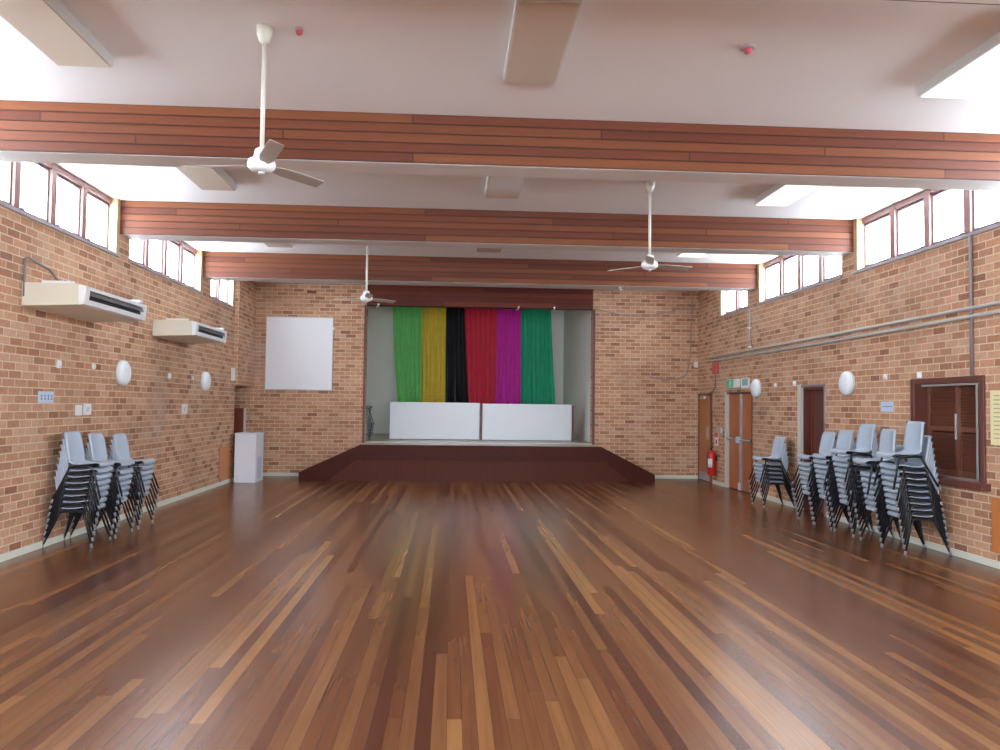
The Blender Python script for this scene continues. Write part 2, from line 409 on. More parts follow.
# alcove behind the corner doorway
w = MB(); xa = XL - WT
w.box(xa - 1.0, xa, 18.17, 18.42, 0, 2.3); w.box(xa - 1.25, xa - 1.0, 16.8, 18.42, 0, 2.3); w.box(xa - 1.0, xa, 16.8, 17.0, 0, 2.3)
w.build('wall_alcove', 'brick', kind='structure')
MB().box(xa - 1.25, xa, 16.8, 18.42, 2.3, 2.4).build('ceiling_alcove', 'ceiling', kind='structure')

# skirting boards
SK = 0.078
MB().box(XL, XL + 0.02, YB, 17.06, 0, SK).build('baseboard_left', 'board', kind='structure', bevel=0.004)
w = MB()
for a, b in ((YB, 11.90), (12.94, 14.88), (16.50, 17.24)): w.box(XR - 0.02, XR, a, b, 0, SK)
w.build('baseboard_right', 'board', kind='structure', bevel=0.004)
MB().box(XL + 0.0, -3.24, YF - 0.02, YF, 0, SK).build('baseboard_front_left', 'board', kind='structure', bevel=0.004)
MB().box(4.49, XR, YF - 0.02, YF, 0, SK).build('baseboard_front_right', 'board', kind='structure', bevel=0.004)

# ------------------------------------------------------------------ beams
desc = ['timber lined ceiling beam behind the camera', 'timber lined ceiling beam directly above the camera', 'timber lined ceiling beam crossing the top right corner of the view, mostly its soffit',
        'nearest full-width ceiling beam lined with red cedar boards, above the first hanging fan',
        'middle of the three red cedar ceiling beams, pale timber posts at both ends',
        'farthest red cedar ceiling beam, just in front of the stage wall']
for k, y in enumerate(BEAMS):
    B = thing('ceiling_beam', desc[k], 'beam', (0, y, BZ), group='timber lined ceiling beams')
    for (ya, yb) in ((0.0, 0.022), (BT - 0.022, BT)):
        q = MB()
        for r in range(5):
            z0 = r * 0.093; z1 = z0 + 0.0866
            q.box(XL, XR, ya, yb, z0 + 0.0032, z1)
        q.box(XL, XR, ya + 0.008 if ya == 0 else ya, yb if ya == 0 else yb - 0.008, 0.0, H - BZ)
        q.build('board_lining', 'beam', B)
    MB().box(XL, XR, 0.022, BT - 0.022, -0.004, H - BZ).build('soffit', 'soffit', B)
for (xx, lab) in ((3.165, 'small white hook under the farthest beam, above the brick right of the stage'),):
    q = MB().lathe([(0, 0), (0.03, 0), (0.03, -0.02), (0.012, -0.03), (0, -0.03)], (xx, 14.85, BZ - 0.004), 12)
    q.tube([(xx, 14.85, BZ - 0.02), (xx, 14.85, BZ - 0.05), (xx + 0.03, 14.85, BZ - 0.065), (xx + 0.05, 14.85, BZ - 0.045)], 0.008)
    tag(q.build('ceiling_hook', 'white'), lab, 'hook')
for xx, lab in ((1.525, 'white hook under the stage header above the magenta and emerald curtains'), (2.361, 'white hook under the stage header at the right edge of the emerald curtain'), (-1.70, 'white hook under the stage header near the left brick edge')):
    q = MB().box(xx - 0.02, xx + 0.02, YF - 0.06, YF - 0.021, BZ + 0.0, BZ + 0.03)
    q.tube([(xx, YF - 0.045, BZ), (xx - 0.01, YF - 0.05, BZ - 0.03), (xx - 0.05, YF - 0.06, BZ - 0.06)], 0.014)
    tag(q.build('header_hook', 'white'), lab, 'hook', 'white hooks under the stage header')

# ------------------------------------------------------------------ stage
S = thing('stage_apron', 'dark red-brown timber stage front with sloping ends in front of the brick opening', 'stage', (0.65, 17.35, 0))
def sh(q, dx, dy, dz=0):
    q.v = [(v[0] - dx, v[1] - dy, v[2] - dz) for v in q.v]; return q
YA = 17.35
q = MB().prism([(-3.22, 0), (4.48, 0), (4.48, 0.15), (3.34, 0.72), (-1.93, 0.72), (-3.22, 0.15)], 1, YA + 0.016, YA + 0.05)
sh(q, 0.65, 17.35).build('front_panel', 'stage_ply', S)
q = MB()
q.prism([(-1.95, 0.775), (3.30, 0.775), (3.36, 0.445), (-2.04, 0.445)], 1, YA - 0.012, YA + 0.016)
q.prism([(-3.25, 0.0), (-3.25, 0.175), (-1.95, 0.775), (-2.04, 0.445), (-2.63, 0.0)], 1, YA - 0.012, YA + 0.016)
q.prism([(4.50, 0.0), (4.50, 0.165), (3.30, 0.775), (3.36, 0.445), (3.95, 0.0)][::-1], 1, YA - 0.012, YA + 0.016)
sh(q, 0.65, 17.35).build('border_boards', 'stage_band', S)
q = MB().box(OPX0 + 0.03, OPX1 - 0.02, YA + 0.016, YF + 0.01, 0.70, 0.775)
sh(q, 0.65, 17.35).build('deck', 'stage_floor', S)
for sx, x0, x1 in ((-1, OPX0 + 0.03, -3.22), (1, OPX1 - 0.02, 4.48)):
    q = MB(); n = 4
    for i in range(n):
        a = x0 + (x1 - x0) * i / n; b = x0 + (x1 - x0) * (i + 1) / n
        q.box(a, b, YA + 0.05, YF - 0.022, 0, 0.70 - (i + 1) * 0.14)
    sh(q, 0.65, 17.35).build('side_steps', 'stage_band', S)
q = MB().box(-2.9, 3.55, YF + WT, 23.6, STZ - 0.12, STZ); q.box(OPX0, OPX1, YF + 0.01, YF + WT, STZ - 0.10, STZ)
q.build('floor_stage', 'stage_floor', kind='structure')
MB().box(-2.9, -2.65, YF + WT, 23.6, STZ, 4.95).build('wall_stage_left', 'stage_wall', kind='structure')
MB().box(3.32, 3.55, YF + WT, 23.6, STZ, 4.95).build('wall_stage_right', 'stage_wall', kind='structure')
MB().box(-2.9, 3.55, 23.55, 23.75, STZ, 4.95).build('wall_stage_back', 'stage_wall', kind='structure')
MB().box(-2.9, 3.55, YF + WT, 23.75, 4.95, 5.05).build('ceiling_stage', 'ceiling', kind='structure')
q = MB().box(-2.9, 3.55, YF + WT, YF + WT + 0.05, H, 4.95); q.build('trim_5', 'stage_wall', kind='structure')

# curtains
def curtain(name, label, m, xt0, xt1, xb0, xb1, folds, y, seed):
    rnd = random.Random(seed)
    nx, nz = folds * 10, 30; z0, z1 = STZ + 0.03, 4.78
    ph = [rnd.uniform(-0.5, 0.5) for _ in range(5)]
    vs = []
    for j in range(nz + 1):
        t = j / nz; z = z1 + (z0 - z1) * t
        a = xt0 + (xb0 - xt0) * min(1, t * 1.25) ** 1.5; b = xt1 + (xb1 - xt1) * min(1, t * 1.25) ** 1.5
        for i in range(nx + 1):
            u = i / nx
            uu = u + 0.018 * math.sin(u * 9 + ph[0] + t * 1.3) * math.sin(PI * u)
            d = 0.045 * (0.45 + 0.55 * t) * math.sin(2 * PI * folds * u + ph[1]) + 0.02 * math.sin(2 * PI * folds * 2.3 * u + ph[2] + t * 2) + 0.012 * math.sin(t * 5 + u * 7 + ph[3])
            vs.append((a + (b - a) * uu, y + d, z))
    fs = [(j * (nx + 1) + i, j * (nx + 1) + i + 1, (j + 1) * (nx + 1) + i + 1, (j + 1) * (nx + 1) + i) for j in range(nz) for i in range(nx)]
    q = MB(); q.add(vs, fs, True)
    o = q.build(name, m); sm = o.modifiers.new('thickness', 'SOLIDIFY'); sm.thickness = 0.004
    return tag(o, label, 'curtain', 'coloured curtains at the back of the stage')
curtain('stage_curtain', 'lime green satin curtain, leftmost at the back of the stage', 'c_green', -1.76, -0.90, -1.55, -0.88, 6, 23.20, 1)
curtain('stage_curtain', 'gold yellow satin curtain between the lime green and black ones', 'c_gold', -0.94, -0.16, -0.92, -0.14, 6, 23.26, 2)
curtain('stage_curtain', 'narrow black curtain between the gold and red ones', 'c_black', -0.19, 0.34, -0.18, 0.50, 4, 23.20, 3)
curtain('stage_curtain', 'wide red satin curtain in the middle of the stage back', 'c_red', 0.28, 1.34, 0.44, 1.33, 7, 23.27, 4)
curtain('stage_curtain', 'magenta satin curtain between the red and emerald ones', 'c_mag', 1.30, 2.00, 1.28, 2.02, 5, 23.20, 5)
curtain('stage_curtain', 'emerald green satin curtain, rightmost at the back of the stage', 'c_teal', 1.98, 2.90, 2.00, 3.06, 6, 23.27, 6)
q = MB().tube([(-2.65, 23.23, 4.80), (3.3, 23.23, 4.80)], 0.018)
tag(q.build('curtain_rail', 'metal'), 'metal rail carrying the coloured curtains above the stage', 'curtain rail')

# white boards standing on edge
for i, (x0, x1, y, z1, lab) in enumerate(((-1.50, 0.70, 19.60, 1.715, 'long white board on edge on the stage, left one of the pair'),
                             (0.765, 2.97, 19.52, 1.70, 'long white board on edge on the stage, right one of the pair'))):
    T = thing('display_board', lab, 'board', ((x0 + x1) / 2, y, STZ), group='white boards across the stage')
    hw = (x1 - x0) / 2
    MB().box(-hw, hw, -0.02, 0.02, 0.012, z1 - STZ).build('board', 'white_board', T, 0.006)
    MB().box(hw + 0.004, hw + 0.055, -0.04, 0.05, 0.0, z1 - STZ - 0.03).build('end_post', 'darktrim', T, 0.003)
    for xx in (-hw * 0.75, hw * 0.75):
        q = MB().box(xx - 0.03, xx + 0.03, 0.02, 0.30, 0.0, 0.03); q.tube([(xx, 0.28, 0.03), (xx, 0.03, 0.6)], 0.012)
        q.build('support_foot', 'black', T)

# ------------------------------------------------------------------ stacking chairs
def chair_parts(root, sm, lm, fm):
    prof = [(0.196, 0.390), (0.215, 0.398), (0.221, 0.418), (0.210, 0.438), (0.178, 0.446), (0.13, 0.440), (0.05, 0.429), (-0.03, 0.424),
            (-0.085, 0.432), (-0.122, 0.455), (-0.143, 0.500), (-0.156, 0.56), (-0.170, 0.64), (-0.186, 0.72), (-0.199, 0.765), (-0.210, 0.792), (-0.224, 0.784), (-0.227, 0.770)]
    half = [h_ * 0.95 for h_ in (0.186, 0.196, 0.202, 0.206, 0.208, 0.209, 0.209, 0.208, 0.206, 0.204, 0.202, 0.201, 0.199, 0.194, 0.184, 0.165, 0.160, 0.160)]
    ny = 12; vs = []
    for (x, z), hw in zip(prof, half):
        for j in range(-2, ny + 3):
            jj = min(max(j, 0), ny); t = -1 + 2 * jj / ny
            y = t * hw
            back = 1 if z > 0.47 and x < -0.12 else 0
            # dished seat, gently wrapped back, rolled rim
            dz = 0.0 if back else 0.010 * t * t
            dx = 0.030 * t * t * back
            e = (-j if j < 0 else j - ny if j > ny else 0)
            sgn = -1 if j < 0 else 1
            if e:
                y += sgn * (0.006 if e == 1 else 0.004)
                if back: dx -= 0.012 * e
                else: dz -= 0.005 * e
            vs.append((x + dx, y, z + dz))
    w = ny + 5
    fs = [(i * w + j, i * w + j + 1, (i + 1) * w + j + 1, (i + 1) * w + j) for i in range(len(prof) - 1) for j in range(w - 1)]
    q = MB(); q.add(vs, fs, True); o = q.build('seat_shell', sm, root)
    md = o.modifiers.new('thickness', 'SOLIDIFY'); md.thickness = 0.005; md.offset = 0
    # under-seat frame: two side rails and two cross rails
    q = MB(); zt = 0.405
    for s in (-1, 1):
        q.tube([(0.150, s * 0.196, zt - 0.014), (0.10, s * 0.198, zt), (-0.06, s * 0.198, zt - 0.002), (-0.118, s * 0.196, zt - 0.014)], 0.017, 8)
    q.tube([(0.10, -0.198, zt - 0.004), (0.10, 0.198, zt - 0.004)], 0.009, 6); q.tube([(-0.06, -0.198, zt - 0.006), (-0.06, 0.198, zt - 0.006)], 0.009, 6)
    q.build('seat_frame', lm, root)
    for s in (-1, 1):
        for (xt, xf) in ((0.145, 0.268), (-0.112, -0.272)):
            q = MB().tube([(xt, s * 0.196, zt - 0.010), (xt + (xf - xt) * 0.06, s * 0.201, zt - 0.04), (xf, s * 0.248, 0.012)], 0.0125, 8)
            lg = q.build('leg', lm, root)
            d = (Vector((xf, s * 0.248, 0)) - Vector((xt, s * 0.198, zt))).normalized()
            p1 = Vector((xf, s * 0.248, 0.012)); p0 = p1 - d * 0.035
            MB().tube([p0, p1 - d * 0.01, p1 + Vector((0, 0, -0.012))], [0.0138, 0.0142, 0.0142], 8).build('foot_cap', fm, lg)

ORD = ['lowest', 'second', 'third', 'fourth', 'fifth', 'sixth', 'seventh', 'eighth', 'ninth', 'tenth', 'eleventh']
proto = thing('stacking_chair', '', 'chair')
chair_parts(proto, 'shell', 'black', 'foot')
first = [True]
def stack(x, y, n, face, where, group, top=(0.0, 0.0, 0.0), src=None, z=0.0, used=None, word='grey', wob=0.0):
    used = used if used is not None else first
    src = src or proto
    for i in range(n):
        o = src if used[0] else copy_tree(src)
        used[0] = False
        dx = 0.0124 * i; zz = 0.0713 * i; dy = random.uniform(-0.004, 0.004) if i else 0
        a = face + (random.uniform(-0.01, 0.01) if i else 0)
        tl = 0.0
        if i == n - 1: zz += top[0]; a += top[1]; dx += top[2]; tl = top[3] if len(top) > 3 else 0.0
        o.location = (x + math.cos(face) * dx, y + dy, z + zz); o.rotation_euler = (0, tl, a)
        pos = 'topmost' if i == n - 1 else ('lowest' if i == 0 else ORD[i] + ' from below')
        o['label'] = '%s chair, %s in the stack %s' % (word, pos, where)
        o['group'] = group
GL, GR = 'grey stacking chairs along the left wall', 'grey stacking chairs along the right wall'
cxl = XL + 0.283
stack(cxl, 9.50, 8, 0.0, 'nearest the camera, left wall', GL)
stack(cxl, 10.14, 7, 0.0, 'in the middle, left wall', GL, (0.03, 0, 0))
stack(cxl, 10.84, 7, 0.0, 'farthest away, left wall', GL)
cxr = XR - 0.31
stack(cxr, 13.22, 6, PI, 'standing alone beside the double doors', GR, (0.03, 0, 0))
stack(cxr, 11.40, 8, PI, 'right beside the narrow dark doorway', GR, (0.03, 0, 0))
stack(cxr, 10.87, 9, PI, 'second from the narrow dark doorway', GR)
stack(cxr, 10.27, 10, PI, 'third from the narrow dark doorway', GR, (0.03, 0, 0))
stack(cxr, 9.59, 8, PI, 'second from the hatch, right wall', GR, (0.11, -0.10, 0.05, 0.10))
stack(cxr, 9.09, 10, PI, 'nearest the shuttered hatch', GR, (0.075, -0.06, 0.0, 0.08))
bp = thing('stacking_chair', '', 'chair')
chair_parts(bp, 'blackshell', 'chrome', 'blackshell')
stack(-2.20, 19.2, 6, 0.0, 'half hidden on the stage', 'black chairs stacked on the stage', src=bp, z=STZ, used=[True], word='black')

# ------------------------------------------------------------------ ceiling fans
def make_fan():
    R = thing('ceiling_fan', '', 'fan')
    MB().lathe([(0.0, H), (0.062, H), (0.060, H - 0.05), (0.040, H - 0.11), (0.024, H - 0.13), (0, H - 0.13)]).build('canopy', 'fan', R)
    MB().tube([(0, 0, H - 0.12), (0, 0, 3.46)], 0.0165, 12).build('down_rod', 'fan', R)
    MB().lathe([(0, 3.50), (0.03, 3.50), (0.05, 3.485), (0.058, 3.44), (0.066, 3.425), (0.092, 3.41), (0.102, 3.38), (0.096, 3.355), (0.075, 3.335), (0.05, 3.325), (0.0, 3.322)]).build('motor', 'acwhite', R)
    MB().lathe([(0, 3.335), (0.022, 3.330), (0.022, 3.310), (0.012, 3.302), (0, 3.302)]).build('hub_cap', 'metal', R)
    for k in range(3):
        an = k * 2 * PI / 3
        q = MB(); n = 8
        th = 0.0025
        rows = []
        for i in range(n + 1):
            r = 0.09 + 0.485 * i / n
            hw = 0.026 + (0.052 - 0.026) * min(1, max(0, (i - 0.2) / 1.2))
            if i == n: hw = 0.049
            tw = -0.30
            for s in (-1, 1):
                rows.append((r, s * hw * math.cos(tw), 3.372 + s * hw * math.sin(tw)))
        vs = [(a, b, c + th) for a, b, c in rows] + [(a, b, c - th) for a, b, c in rows]
        m = len(rows); fs = []
        for i in range(n):
            a = 2 * i
            fs += [(a, a + 2, a + 3, a + 1), (m + a, m + a + 1, m + a + 3, m + a + 2), (a, m + a, m + a + 2, a + 2), (a + 1, a + 3, m + a + 3, m + a + 1)]
        fs += [(0, 1, m + 1, m), (2 * n, m + 2 * n, m + 2 * n + 1, 2 * n + 1)]
        q.add(vs, fs)
        q.v = [(x * math.cos(an) - y * math.sin(an), x * math.sin(an) + y * math.cos(an), z) for x, y, z in q.v]
        q.build('blade', 'blade', R)
    return R
fan = make_fan()
for i, (x, y, a, lab) in enumerate(((-1.40, 5.80, 53, 'white three-blade ceiling fan nearest the camera, hanging before the first beam'),
                                    (2.375, 9.45, 16, 'white three-blade ceiling fan on the right, between the first and second beams'),
                                    (-1.41, 13.02, 42, 'farthest white ceiling fan, seen in front of the stage header'))):
    o = fan if i == 0 else copy_tree(fan)
    o.location = (x, y, 0); o.rotation_euler = (0, 0, math.radians(a)); o['label'] = lab; o['group'] = 'ceiling fans on long rods'

# ------------------------------------------------------------------ ceiling light fittings
def make_light(dm='diffuser'):
    R = thing('ceiling_light', '', 'light')
    hl, hw = 0.655, 0.215
    q = MB().box(-hw, hw, -hl, hl, -0.012, 0.0)
    q.box(-hw, -hw + 0.012, -hl, hl, -0.085, -0.012); q.box(hw - 0.012, hw, -hl, hl, -0.085, -0.012)
    q.box(-hw + 0.012, hw - 0.012, -hl, -hl + 0.012, -0.085, -0.012); q.box(-hw + 0.012, hw - 0.012, hl - 0.012, hl, -0.085, -0.012)
    q.build('light_housing', 'housing', R)
    MB().box(-hw + 0.012, hw - 0.012, -hl + 0.012, hl - 0.012, -0.096, -0.07).build('diffuser', dm, R, 0.004)
    return R
lp = make_light(); k = 0
rows = [(5.755, 'nearest'), (9.40, 'second'), (13.0, 'third')]
for xx, sd in ((-2.945, 'left'), (0.605, 'middle'), (4.13, 'right')):
    for yy, rn in rows:
        o = lp if k == 0 else (make_light('diffuser_lit') if sd == 'right' else copy_tree(lp)); k += 1
        o.location = (xx, yy, H)
        o['label'] = 'oblong ceiling light fitting, %s row across from the camera, %s of its row' % (rn, sd)
        o['group'] = 'oblong ceiling lights'
    if sd == 'right': o['label'] = 'switched-on oblong ceiling light, %s row across from the camera, on the right' % rn
# detectors
for (x, y, m, lab, r) in ((-1.153, 5.80, 'pinktop', 'small red ceiling detector beside the nearest fan rod', 0.026), (2.209, 5.81, 'pinktop', 'round ceiling detector with a red centre, right of the middle light', 0.030)):
    D = thing('smoke_detector', lab, 'detector', (x, y, H))
    rb = r * (1.1 if x < 0 else 1.9)
    MB().lathe([(0, 0), (rb, 0), (rb, -0.012), (rb * 0.8, -0.018), (0, -0.018)]).build('detector_base', 'detbase', D)
    MB().lathe([(0, -0.018), (r, -0.018), (r * 0.9, -0.040), (r * 0.4, -0.05), (0, -0.05)], seg=16).build('detector_head', m, D)

# ------------------------------------------------------------------ air conditioners
for i, (y0, y1, lab) in enumerate(((8.67, 10.36, 'cream wall air conditioner nearest the camera on the left wall'), (12.36, 14.0, 'farther cream wall air conditioner on the left wall'))):
    A = thing('air_conditioner', lab, 'air conditioner', (XL, (y0 + y1) / 2, 2.65), group='wall air conditioners')
    hl = (y1 - y0) / 2; D = 0.64
    MB().prism([(0.0, 0.0), (D - 0.05, 0.02), (D - 0.05, 0.235), (D - 0.16, 0.25), (0.0, 0.25)], 1, -hl, hl).build('casing', 'ac', A, 0.008)
    # front frame with slanted face
    q = MB()
    q.prism([(D - 0.05, 0.02), (D + 0.005, 0.03), (D + 0.012, 0.085), (D - 0.05, 0.085)], 1, -hl, hl)
    q.prism([(D - 0.05, 0.185), (D + 0.022, 0.185), (D + 0.02, 0.225), (D - 0.05, 0.236)], 1, -hl, hl)
    q.prism([(D - 0.05, 0.085), (D + 0.012, 0.085), (D + 0.022, 0.185), (D - 0.05, 0.185)], 1, -hl, -hl + 0.10)
    q.prism([(D - 0.05, 0.085), (D + 0.012, 0.085), (D + 0.022, 0.185), (D - 0.05, 0.185)], 1, hl - 0.05, hl)
    q.build('front_frame', 'acwhite', A)
    MB().box(D - 0.05, D - 0.035, -hl + 0.1, hl - 0.05, 0.085, 0.185).build('outlet', 'grille', A)
    q = MB().prism([(D - 0.02, 0.150), (D + 0.008, 0.130), (D + 0.012, 0.134), (D - 0.014, 0.180)], 1, -hl + 0.10, hl - 0.05)
    q.build('louvre_flap', 'grilleflap', A)
    q = MB().box(0.20, D - 0.12, -hl - 0.0, -hl + 0.05, 0.25, 0.272); q.box(0.20, D - 0.02, hl - 0.10, hl - 0.02, 0.25, 0.285)
    q.build('hanging_bracket', 'acwhite', A)
    if i == 0:
        q = MB().tube([(0.02, -hl + 0.01, 0.10), (0.02, -hl + 0.01, 0.50), (0.03, -hl + 0.05, 0.52), (0.03, -hl + 0.50, 0.47), (0.03, -hl + 0.9, 0.30), (0.05, -hl + 0.95, 0.25)], 0.014)
        q.build('pipe', 'conduitdark', A)

# ------------------------------------------------------------------ wall lamps and small wall fittings
k = 0
lampsrc = None
for x, s, y, lab in ((XL, 1, 11.24, 'round white wall lamp nearest the camera on the left wall'), (XL, 1, 14.92, 'farther round white wall lamp on the left wall'),
                     (XR, -1, 11.22, 'round white wall lamp above the chair stacks on the right wall'), (XR, -1, 14.67, 'round white wall lamp overlapping the double doors')):
    if lampsrc is None:
        Lm = thing('wall_lamp', '', 'lamp'); lampsrc = Lm
        MB().lathe([(0, 0.0), (0.170, 0.0), (0.180, 0.012), (0.180, 0.03), (0.172, 0.034), (0, 0.034)], seg=40, axis=0).build('lamp_base', 'housing', Lm)
        MB().lathe([(0.172, 0.034), (0.176, 0.045), (0.165, 0.075), (0.13, 0.098), (0.08, 0.110), (0.03, 0.114), (0.0, 0.115)], seg=40, axis=0).build('lamp_shade', 'white_board', Lm)
    else: Lm = copy_tree(lampsrc)
    Lm.location = (x, y, 2.035); Lm.rotation_euler = (0, 0, 0 if s > 0 else PI); Lm['label'] = lab; Lm['group'] = 'round wall lamps'

def plate(name, side, y0, y1, z0, z1, m, lab, cat, d=0.02, group=None, bev=0.004):
    x, s = (XL, 1) if side == 'L' else (XR, -1)
    return tag(MB().box(x, x + s * d, y0, y1, z0, z1).build(name, m, bevel=bev), lab, cat, group)
def hook(side, y, z, lab, r=0.045):
    x, s = (XL, 1) if side == 'L' else (XR, -1)
    q = MB().box(x, x + s * 0.02, y - r, y + r, z - r, z + r)
    q.lathe([(0, s * 0.02), (r * 0.8, s * 0.02), (r * 0.7, s * 0.03), (r * 0.3, s * 0.035), (0, s * 0.035)], (x, y, z), 14, 0)
    return tag(q.build('wall_sensor', 'white', bevel=0.004), lab, 'sensor', 'small white wall sensors')
hook('L', 9.50, 2.07, 'small white sensor on the left wall, nearest the camera')
hook('L', 10.40, 2.09, 'small white sensor on the left wall, just before the nearer round lamp', 0.035)
hook('L', 13.13, 2.066, 'small white sensor on the left wall under the farther air conditioner')
hook('L', 14.27, 2.073, 'small white sensor on the left wall beside the farther round lamp', 0.035)
hook('R', 13.84, 2.075, 'small white sensor on the right wall beside the double door lamp', 0.035)
hook('R', 13.05, 2.083, 'small white sensor on the right wall above the narrow doorway corner', 0.045)
hook('R', 10.24, 2.094, 'small white sensor on the right wall between round lamp and hatch', 0.04)
hook('R', 9.47, 2.092, 'small white sensor on the right wall just above the hatch frame', 0.04)
B_ = thing('wall_sign', 'pale blue oblong sign on the left wall above the nearest chair stack', 'sign', (XL, 9.24, 1.685))
MB().box(0, 0.006, -0.17, 0.17, -0.065, 0.065).build('sign_plate', 'bluesign', B_, 0.002)
q = MB()
for j in range(4):
    y = -0.12 + j * 0.075
    q.box(0.006, 0.0075, y, y + 0.045, 0.01, 0.018); q.box(0.006, 0.0075, y + 0.005, y + 0.05, -0.025, -0.015); q.box(0.006, 0.0075, y + 0.02, y + 0.028, -0.03, 0.03)
q.build('sign_marks', 'blueink', B_)
plate('switch_plate', 'L', 9.95, 10.10, 1.47, 1.60, 'white', 'white switch plate left of the small blue-marked plate on the left wall', 'switch')
B_ = thing('wall_switch', 'white plate with a blue mark above the nearest chair stacks, left wall', 'switch', (XL, 10.25, 1.545))
MB().box(0, 0.02, -0.10, 0.10, -0.07, 0.07).build('switch_plate', 'white', B_, 0.004)
MB().prism([(-0.05, -0.03), (0.02, -0.03), (0.06, 0.03), (-0.01, 0.03)], 0, 0.02, 0.022).build('blue_mark', 'bluesign', B_)
B_ = thing('wall_switch', 'small white plate with a grey mark below the farther round lamp, left wall', 'switch', (XL, 13.90, 1.53))
MB().box(0, 0.02, -0.12, 0.12, -0.08, 0.08).build('switch_plate', 'white', B_, 0.004)
MB().prism([(-0.07, -0.04), (-0.01, -0.04), (0.05, 0.05), (-0.01, 0.05)], 0, 0.02, 0.022).build('grey_mark', 'conduit', B_)
tag(MB().box(XL, XL + 0.05, 16.72, 16.88, 2.10, 2.37).build('junction_box', 'white', bevel=0.01), 'upright pale junction box on the left wall beside the corner doorway', 'box')
plate('access_panel', 'L', 16.03, 16.76, 0.13, 0.765, 'ply', 'orange-brown plywood panel low on the left wall beside the white podium', 'panel', 0.02)
plate('access_panel', 'R', 6.9, 8.17, 0.16, 0.745, 'ply', 'orange-brown plywood panel low at the right edge of the view', 'panel', 0.02)
B_ = thing('wall_sign', 'pale blue two-line sign on the right wall between chair stacks and hatch', 'sign', (XR, 10.215, 1.70), PI)
MB().box(0, 0.006, -0.155, 0.155, -0.068, 0.068).build('sign_plate', 'bluesign', B_, 0.002)
q = MB().box(0.006, 0.0075, -0.12, 0.13, -0.004, 0.006); q.build('sign_marks', 'blueink', B_)
# yellow notice
B_ = thing('notice', 'yellow paper notice with lines of text on the right wall beside the hatch', 'notice', (XR, 7.95, 1.585), PI)
MB().box(0, 0.004, -0.24, 0.24, -0.29, 0.29).build('paper', 'yellow', B_)
q = MB(); rnd = random.Random(3)
for j in range(11):
    z = 0.23 - j * 0.045; q.box(0.004, 0.005, -0.19, -0.19 + rnd.uniform(0.22, 0.37), z, z + 0.010)
q.build('text_lines', 'ink', B_)
# signs by the double door
E_ = thing('exit_sign', 'green and white running figure exit sign above the double doors', 'sign', (XR, 15.90, 2.16), PI)
MB().box(0, 0.07, -0.29, 0.29, -0.085, 0.085).build('sign_box', 'white', E_, 0.004)
MB().box(0.07, 0.073, -0.28, 0.11, -0.078, 0.078).build('green_face', 'green', E_)
q = MB()   # running figure: head, torso, two arms, two legs
def strk(a, b, r): q.tube([(0.0745, a[0], a[1]), (0.0745, b[0], b[1])], r, 6)
q.lathe([(0, 0.073), (0.014, 0.073), (0.014, 0.076), (0, 0.076)], (0, -0.055, 0.052), 12, 0)
for a, b, r in (((-0.062, 0.034), (-0.085, -0.010), 0.011), ((-0.062, 0.03), (-0.028, 0.008), 0.006), ((-0.028, 0.008), (-0.012, 0.026), 0.005), ((-0.066, 0.03), (-0.105, 0.022), 0.006), ((-0.105, 0.022), (-0.118, -0.002), 0.005),
                ((-0.085, -0.012), (-0.050, -0.030), 0.008), ((-0.050, -0.030), (-0.062, -0.062), 0.006), ((-0.085, -0.012), (-0.105, -0.042), 0.008), ((-0.105, -0.042), (-0.140, -0.048), 0.006)): strk(a, b, r)
q.build('running_figure', 'white', E_)
E_ = thing('direction_sign', 'white sign with a teal picture right of the exit sign', 'sign', (XR, 15.30, 2.155), PI)
MB().box(0, 0.02, -0.21, 0.21, -0.10, 0.10).build('sign_plate', 'white', E_, 0.003)
MB().box(0.02, 0.0215, -0.14, 0.17, -0.05, 0.085).build('teal_picture', 'teal', E_)
plate('fire_bell_box', 'R', 16.86, 17.16, 2.40, 2.66, 'redpale', 'faded red fire alarm box above the far single door', 'alarm box', 0.06)
B_ = thing('fire_sign', 'small red and white extinguisher sign above the extinguisher', 'sign', (XR, 17.02, 0.99), PI)
MB().box(0, 0.005, -0.12, 0.12, -0.15, 0.15).build('sign_plate', 'white', B_)
MB().box(0.005, 0.0065, -0.11, 0.11, 0.03, 0.14).build('red_field', 'redpale', B_)
MB().box(0.005, 0.0065, -0.06, 0.06, -0.11, -0.02).build('red_mark', 'redpale', B_)
plate('light_switch', 'R', 16.62, 16.74, 1.12, 1.24, 'cream', 'cream light switch beside the double door frame', 'switch')
plate('light_switch', 'R', 16.80, 16.92, 1.13, 1.23, 'conduit', 'grey light switch above the fire sign', 'switch')
# extinguisher
X_ = thing('fire_extinguisher', 'red fire extinguisher hanging on the brick between the two far right doors', 'fire extinguisher', (XR - 0.12, 17.00, 0.20))
MB().lathe([(0, 0.0), (0.078, 0.0), (0.085, 0.02), (0.085, 0.44), (0.075, 0.49), (0.045, 0.53), (0.028, 0.545), (0, 0.545)]).build('cylinder', 'red', X_)
q = MB().lathe([(0, 0.54), (0.024, 0.54), (0.024, 0.60), (0, 0.60)]); q.box(-0.015, 0.015, -0.10, 0.03, 0.60, 0.615); q.box(-0.012, 0.012, -0.095, 0.02, 0.628, 0.64)
q.build('valve_handle', 'black', X_)
MB().tube([(-0.02, 0, 0.57), (-0.07, -0.02, 0.56), (-0.105, -0.03, 0.48), (-0.105, -0.03, 0.28), (-0.10, -0.03, 0.16)], 0.010).build('hose', 'black', X_)
vs = []; seg = 10
for z in (0.17, 0.36):
    for t in range(seg + 1):
        a = PI + 0.2 + 1.3 * t / seg; vs.append((0.087 * math.cos(a), 0.087 * math.sin(a), z))
q = MB(); q.add(vs, [(i, i + 1, i + seg + 2, i + seg + 1) for i in range(seg)], True)
